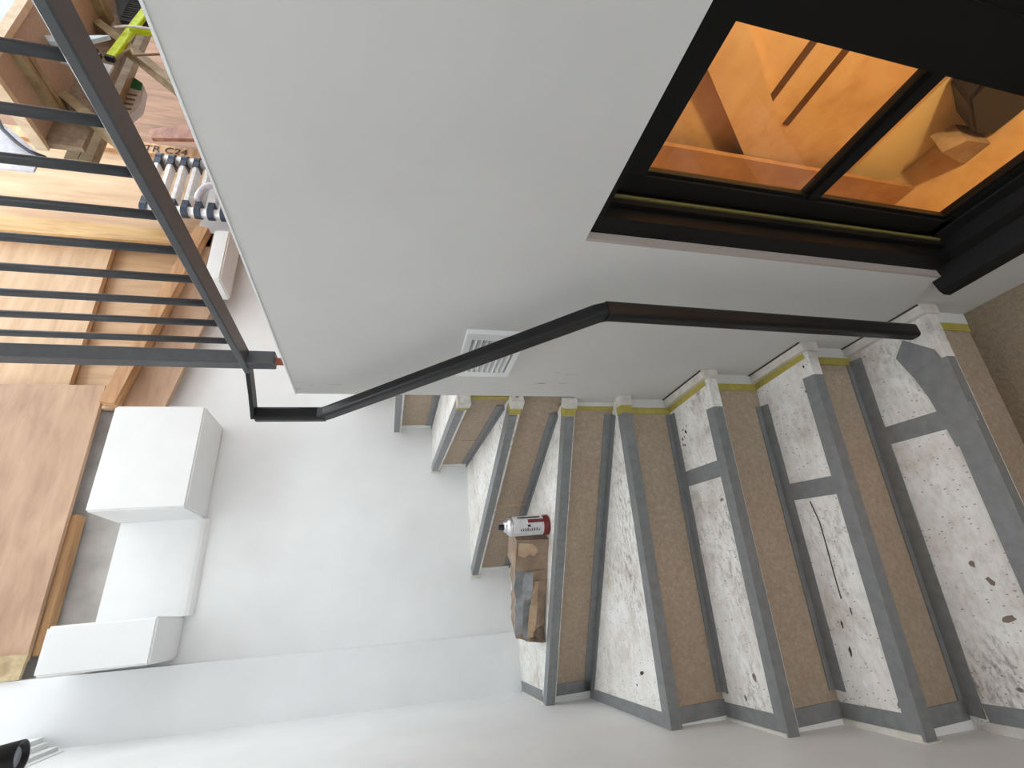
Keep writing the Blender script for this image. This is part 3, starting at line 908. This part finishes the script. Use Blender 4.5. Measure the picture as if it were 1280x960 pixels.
# hi-vis spirit level leaning on the raking leg
lv = empty('spirit_level', (4.35, 2.66, 1.8), label='fluorescent yellow spirit level with black end under the bench', category='level')
bm = B(); sweep(bm, [(4.01, 2.665, 2.075), (4.85, 2.665, 1.965)], rrect(0.04, 0.062, 0.012), Vector((0, 0, 1))); obj('body', bm, HIVIS, lv)
bm = B(); sweep(bm, [(3.985, 2.665, 2.078), (4.01, 2.665, 2.075)], rrect(0.042, 0.064, 0.012), Vector((0, 0, 1))); obj('end_cap', bm, CABLE, lv)
bm = B(); sweep(bm, [(4.375, 2.65, 2.02), (4.375, 2.63, 1.70)], rrect(0.05, 0.055, 0.02), Vector((0, 1, 0))); obj('handle', bm, HIVIS, lv)
mt = empty('ribbed_mat', (5.0, 2.72, 1.5), label='charcoal ribbed mat hanging behind the yellow level', category='mat')
bm = B(); prism_axis(bm, [(4.84, 2.26), (4.59, 2.17), (4.61, 1.5), (5.15, 1.5), (5.15, 2.26)], 2.72, 2.745, 'y'); obj('mat', bm, CARPET, mt)
rb = None
for i in range(16):
    bm = B(); box(bm, (4.64 + i * 0.031, 2.712, 1.52), (4.655 + i * 0.031, 2.722, 2.17)); obj('rib', bm, CARPET, mt)
sheet = B(); prism_axis(sheet, [(3.76, 2.29), (3.82, 2.12), (3.885, 1.95), (3.775, 2.06), (3.70, 2.25)], 2.42, 2.45, 'y')
obj('plastic_tray', sheet, PBLUE, None, label='pale blue plastic tray hanging beneath the bench top', category='tray')
bm = B(); bar(bm, (3.73, 2.47, 2.20), (3.70, 2.47, 1.98), 0.05, 0.03, Vector((0, 1, 0))); bar(bm, (3.77, 2.47, 2.02), (3.62, 2.47, 2.06), 0.03, 0.03, Vector((0, 1, 0))); bar(bm, (3.72, 2.47, 2.29), (3.72, 2.47, 2.18), 0.02, 0.02, Vector((0, 1, 0)))
obj('bar_clamp', bm, CABLE, None, label='dark bar clamp below the pale blue tray', category='clamp')
cb = empty('cement_bag', (4.3, 3.2, WTOP), label='white paper bag with green print behind the bench stretchers', category='bag')
bm = B(); prism_axis(bm, [(4.41, 2.20), (4.31, 2.075), (4.04, 2.05), (3.89, 2.11), (3.82, 2.35), (4.4, 2.36)], 3.052, 3.15, 'y'); bevel(bm, 0.015, 2); obj('bag', bm, BAG, cb)
bm = B(); prism_axis(bm, [(4.395, 2.185), (4.312, 2.082), (4.22, 2.075), (4.24, 2.18)], 3.046, 3.054, 'y'); obj('green_print', bm, BAGG, cb)
for i in range(4):
    bm = B(); box(bm, (3.96 + i * 0.06, 3.048, 2.09), (3.98 + i * 0.06, 3.054, 2.2)); obj('print_line', bm, STAIN, cb)
sheet = B(); prism_axis(sheet, [(3.84, 2.10), (3.83, 1.99), (3.66, 2.0), (3.65, 2.08)], 2.60, 2.615, 'y'); prism_axis(sheet, [(3.80, 2.29), (3.76, 2.29), (3.75, 2.06), (3.79, 2.06)], 2.60, 2.612, 'y')
obj('paper_sack', sheet, BAG, None, label='folded white paper sack hanging beside the end of the yellow level', category='sack')
sheet = B(); prism_axis(sheet, [(3.46, 2.80), (3.36, 2.62), (3.12, 2.36), (2.96, 2.36), (2.94, 2.9), (3.46, 2.9)], 2.86, 2.875, 'y'); prism_axis(sheet, [(2.96, 2.37), (2.96, WTOP), (3.0, WTOP), (3.0, 2.37)], 2.86, 2.875, 'y') if False else None
obj('plastic_sheet', sheet, CLEAR, None, label='milky plastic sheet at the left end of the bench', category='plastic sheet')
bm = B(); sweep(bm, [(3.52, 2.82, 2.74), (3.40, 2.82, 2.67), (3.28, 2.82, 2.60), (3.17, 2.82, 2.49), (3.10, 2.82, 2.40), (3.06, 2.82, 2.30)], circ(0.012, 8), Vector((0, 1, 0)))
obj('cable', bm, CABLE, None, True, label='black cable hanging at the left end of the bench', category='cable')
bm = B(); prism_axis(bm, [(3.5, 2.345), (4.6, 2.345), (4.65, 2.75), (3.45, 2.75)], 2.36, 2.7, 'y'); bevel(bm, 0.03, 2)
obj('plastic_tub', bm, PBLUE, None, label='pale plastic tub standing on top of the bench', category='tub')
for i, (pts, lab) in enumerate((([(4.30, 2.61, 2.10), (4.34, 2.61, 2.03), (4.355, 2.61, 1.97), (4.37, 2.61, 1.80)], 'grey steel hook rod by the ribbed mat'),
                                ([(3.97, 2.64, 2.02), (4.06, 2.63, 1.98), (4.10, 2.63, 1.95), (4.03, 2.63, 1.92), (4.10, 2.63, 1.76)], 'thin brown wire curling below the yellow level'))):
    bm = B(); sweep(bm, pts, circ(0.009, 8), Vector((0, 1, 0))); obj('steel_rod' if i == 0 else 'wire', bm, (ALU, GREYT)[i], None, True, label=lab, category=('rod', 'wire')[i])

# ------------------------------------------------------------------ spray can and cardboard on the fifth tread
T5 = Z[5]
cn = empty('spray_can', (0.42, 2.79, T5), label='white and dark red spray can standing on the tread by the cardboard', category='spray can')
cx, cy = 0.42, 2.79
R = 0.058
bm = B(); lathe(bm, [(0, 0.004), (R * 0.97, 0.004), (R, 0.02), (R, 0.225), (R * 0.97, 0.232)], (cx, cy, T5)); obj('body', bm, CANW, cn, True)
bm = B(); lathe(bm, [(R * 1.0, 0.0), (R * 1.03, 0.003), (R * 1.03, 0.012), (R * 1.012, 0.016), (R * 1.012, 0.04), (R * 0.99, 0.041)], (cx, cy, T5)); obj('base_band', bm, CANR, cn, True)
bm = B(); lathe(bm, [(R * 0.97, 0.23), (R * 1.0, 0.234), (R * 0.98, 0.241), (R * 0.80, 0.256), (R * 0.6, 0.264), (R * 0.58, 0.274), (R * 0.40, 0.279), (0, 0.279)], (cx, cy, T5)); obj('shoulder', bm, CHROME, cn, True)
bm = B(); lathe(bm, [(R * 0.30, 0.276), (R * 0.30, 0.305), (R * 0.24, 0.312), (0, 0.312)], (cx, cy, T5), n=16); obj('nozzle', bm, CABLE, cn, True)
def can_patch(a0, a1, z0, z1, mat, name):
    bm = B(); nn = 8
    for i in range(nn):
        t0 = math.radians(a0 + (a1 - a0) * i / nn); t1 = math.radians(a0 + (a1 - a0) * (i + 1) / nn)
        r = R * 1.012
        vs = [bm.verts.new((cx + r * math.cos(t), cy + r * math.sin(t), T5 + z)) for t, z in ((t0, z0), (t1, z0), (t1, z1), (t0, z1))]
        bm.faces.new(vs)
    obj(name, bm, mat, cn)
can_patch(-82, -60, 0.04, 0.14, CANR, 'print_panel')
for i in range(9):
    can_patch(-130, -118 + (i * 7) % 9, 0.07 + i * 0.014, 0.076 + i * 0.014, INK, 'print_line')
can_patch(-105, -92, 0.125, 0.145, INK, 'print_mark'); can_patch(-50, -36, 0.06, 0.2, INK, 'print_line')

cbx = empty('cardboard_carton', (0.06, 3.0, T5), label='torn cardboard carton lying along the tread beside the spray can', category='carton')
bl = Vector((0.335, 2.80)); br = Vector((-0.215, 3.135))
dd = (br - bl).normalized(); bn2 = Vector((-dd.y, dd.x))
if bn2.y < 0:
    bn2 = -bn2
def cpt(u, v, z):
    p = bl + dd * u + bn2 * v
    return (p.x, p.y, T5 + z)
L1 = 0.19
bm = B()
vs = [bm.verts.new(cpt(*c)) for c in ((0, 0, 0.001), (L1, 0, 0.001), (L1, 0.22, 0.001), (0, 0.22, 0.001), (0, 0.01, 0.20), (L1, 0.0, 0.205), (L1, 0.21, 0.2), (0, 0.21, 0.195))]
for f in ((0, 1, 2, 3), (7, 6, 5, 4), (0, 4, 5, 1), (1, 5, 6, 2), (2, 6, 7, 3), (3, 7, 4, 0)):
    bm.faces.new([vs[i] for i in f])
obj('carton_body', bm, CARD, cbx)
bm = B()
vs = [bm.verts.new(cpt(u, -0.004, z)) for u, z in ((0.01, 0.188), (0.09, 0.19), (0.105, 0.15), (0.085, 0.12), (0.10, 0.09), (0.07, 0.07), (0.045, 0.075), (0.02, 0.11))]
vs2 = [bm.verts.new(cpt(u, 0.002, z)) for u, z in ((0.01, 0.188), (0.09, 0.19), (0.105, 0.15), (0.085, 0.12), (0.10, 0.09), (0.07, 0.07), (0.045, 0.075), (0.02, 0.11))]
bm.faces.new(vs)
for i in range(8):
    bm.faces.new((vs[i], vs[(i + 1) % 8], vs2[(i + 1) % 8], vs2[i]))
obj('torn_patch', bm, CARDT, cbx)
# crumpled second half: a buckled, closed length of carton
def section(t, off=0.0):
    r = random.Random(int(t * 40) + 11)
    h = 0.20 - 0.02 * t + r.uniform(-0.008, 0.008)
    b = 0.018 * math.sin(7 * t) + r.uniform(-0.006, 0.006)
    return [(0.0 - off, 0.002), (-0.012 + b - off, 0.05), (-0.02 - b - off, 0.10), (0.0 + b - off, 0.15), (0.02 - off, h + off), (0.20, h - 0.02 + off), (0.22, 0.002)]
def crumple(name, u0, u1, sel, mat, off=0.0, nu=14):
    bm = B(); rings = []
    for i in range(nu + 1):
        t = i / nu
        sec = section(t, off)
        rings.append([bm.verts.new(cpt(u0 + (u1 - u0) * t, v, z)) for v, z in (sec if sel is None else sel(t, sec))])
    m_ = len(rings[0])
    for a_, b_ in zip(rings, rings[1:]):
        for q in range(m_ if sel is None else m_ - 1):
            bm.faces.new((a_[q], a_[(q + 1) % m_], b_[(q + 1) % m_], b_[q]))
    if sel is None:
        bm.faces.new(rings[0][::-1]); bm.faces.new(rings[-1])
    return obj(name, bm, mat, cbx)
crumple('crumpled_panel', L1, 0.63, None, CARD)
def lerp2(a, b, t):
    return (a[0] + (b[0] - a[0]) * t, a[1] + (b[1] - a[1]) * t)
crumple('grey_tape_band', L1 + 0.005, 0.61, lambda t, c: [lerp2(c[2], c[3], 0.2 * t), lerp2(c[2], c[3], 0.6), c[3], c[4], lerp2(c[4], c[5], 0.2)], TAPE, 0.004)
crumple('torn_streak', L1 + 0.06, 0.60, lambda t, c: [lerp2(c[1], c[2], 0.1 + 0.3 * t), lerp2(c[1], c[2], 0.75), lerp2(c[2], c[3], 0.05 + 0.25 * t)], CARDT, 0.007)
for u0_, z0_, zz_, v0_ in ((0.60, 0.03, 0.13, -0.05), (0.63, 0.02, 0.16, -0.01)):
    bm = B(); vs = [bm.verts.new(cpt(*c)) for c in ((u0_ - 0.05, v0_ + 0.03, z0_), (u0_ + 0.03, v0_, 0.004), (u0_ + 0.05, v0_ + 0.06, zz_ * 0.6), (u0_ + 0.02, v0_ + 0.1, zz_), (u0_ - 0.04, v0_ + 0.05, zz_ * 0.75), (u0_ - 0.01, v0_ - 0.005, zz_ * 0.4))]
    for f in ((0, 1, 5), (1, 2, 5), (2, 3, 5), (3, 4, 5), (4, 0, 5)):
        bm.faces.new([vs[q] for q in f])
    bmesh.ops.solidify(bm, geom=list(bm.faces), thickness=0.006)
    obj('torn_flap', bm, CARD, cbx)

# ------------------------------------------------------------------ spotlight and moulding high on the left wall
sp = empty('spotlight', (-0.5, 3.1, 1.9), label='black cylinder spotlight at the top of the left wall', category='spotlight')
ax = Vector((-0.12, -0.04, 0.95)).normalized()
o0 = Vector((-0.389, 3.0, 1.535))
bm = B(); lathe(bm, [(0.040, 0.03), (0.052, 0.0), (0.062, 0.0), (0.062, 0.34), (0, 0.34)], o0, ax, 24); obj('housing', bm, BLACK, sp, True)
bm = B(); lathe(bm, [(0, 0.02), (0.040, 0.02), (0.040, 0.03)], o0, ax, 24); obj('lens', bm, LENS, sp)
bm = B(); q = o0 + ax * 0.25; bar(bm, tuple(q), (-0.56, q.y, q.z), 0.03, 0.03); obj('bracket', bm, BLACK, sp)
mo = empty('moulding', (-0.5, 3.6, 1.8), label='white stepped moulding at the top corner of the left wall', category='moulding')
for i, (w, z0, z1) in enumerate(((0.03, 1.70, 1.74), (0.05, 1.74, 1.80), (0.075, 1.80, 1.84), (0.10, 1.84, 1.95))):
    bm = B(); box(bm, (-0.515, 2.6, z0), (-0.515 + w, 3.70 + 0.02 * i, z1)); obj('step', bm, WHITE, mo)
bm = B(); box(bm, (-0.66, 2.0, -1.20), (-0.6, 2.4, -1.16)); obj('wall_ledge', bm, WHITE, None, label='small white ledge on the left wall low by the steps', category='ledge')
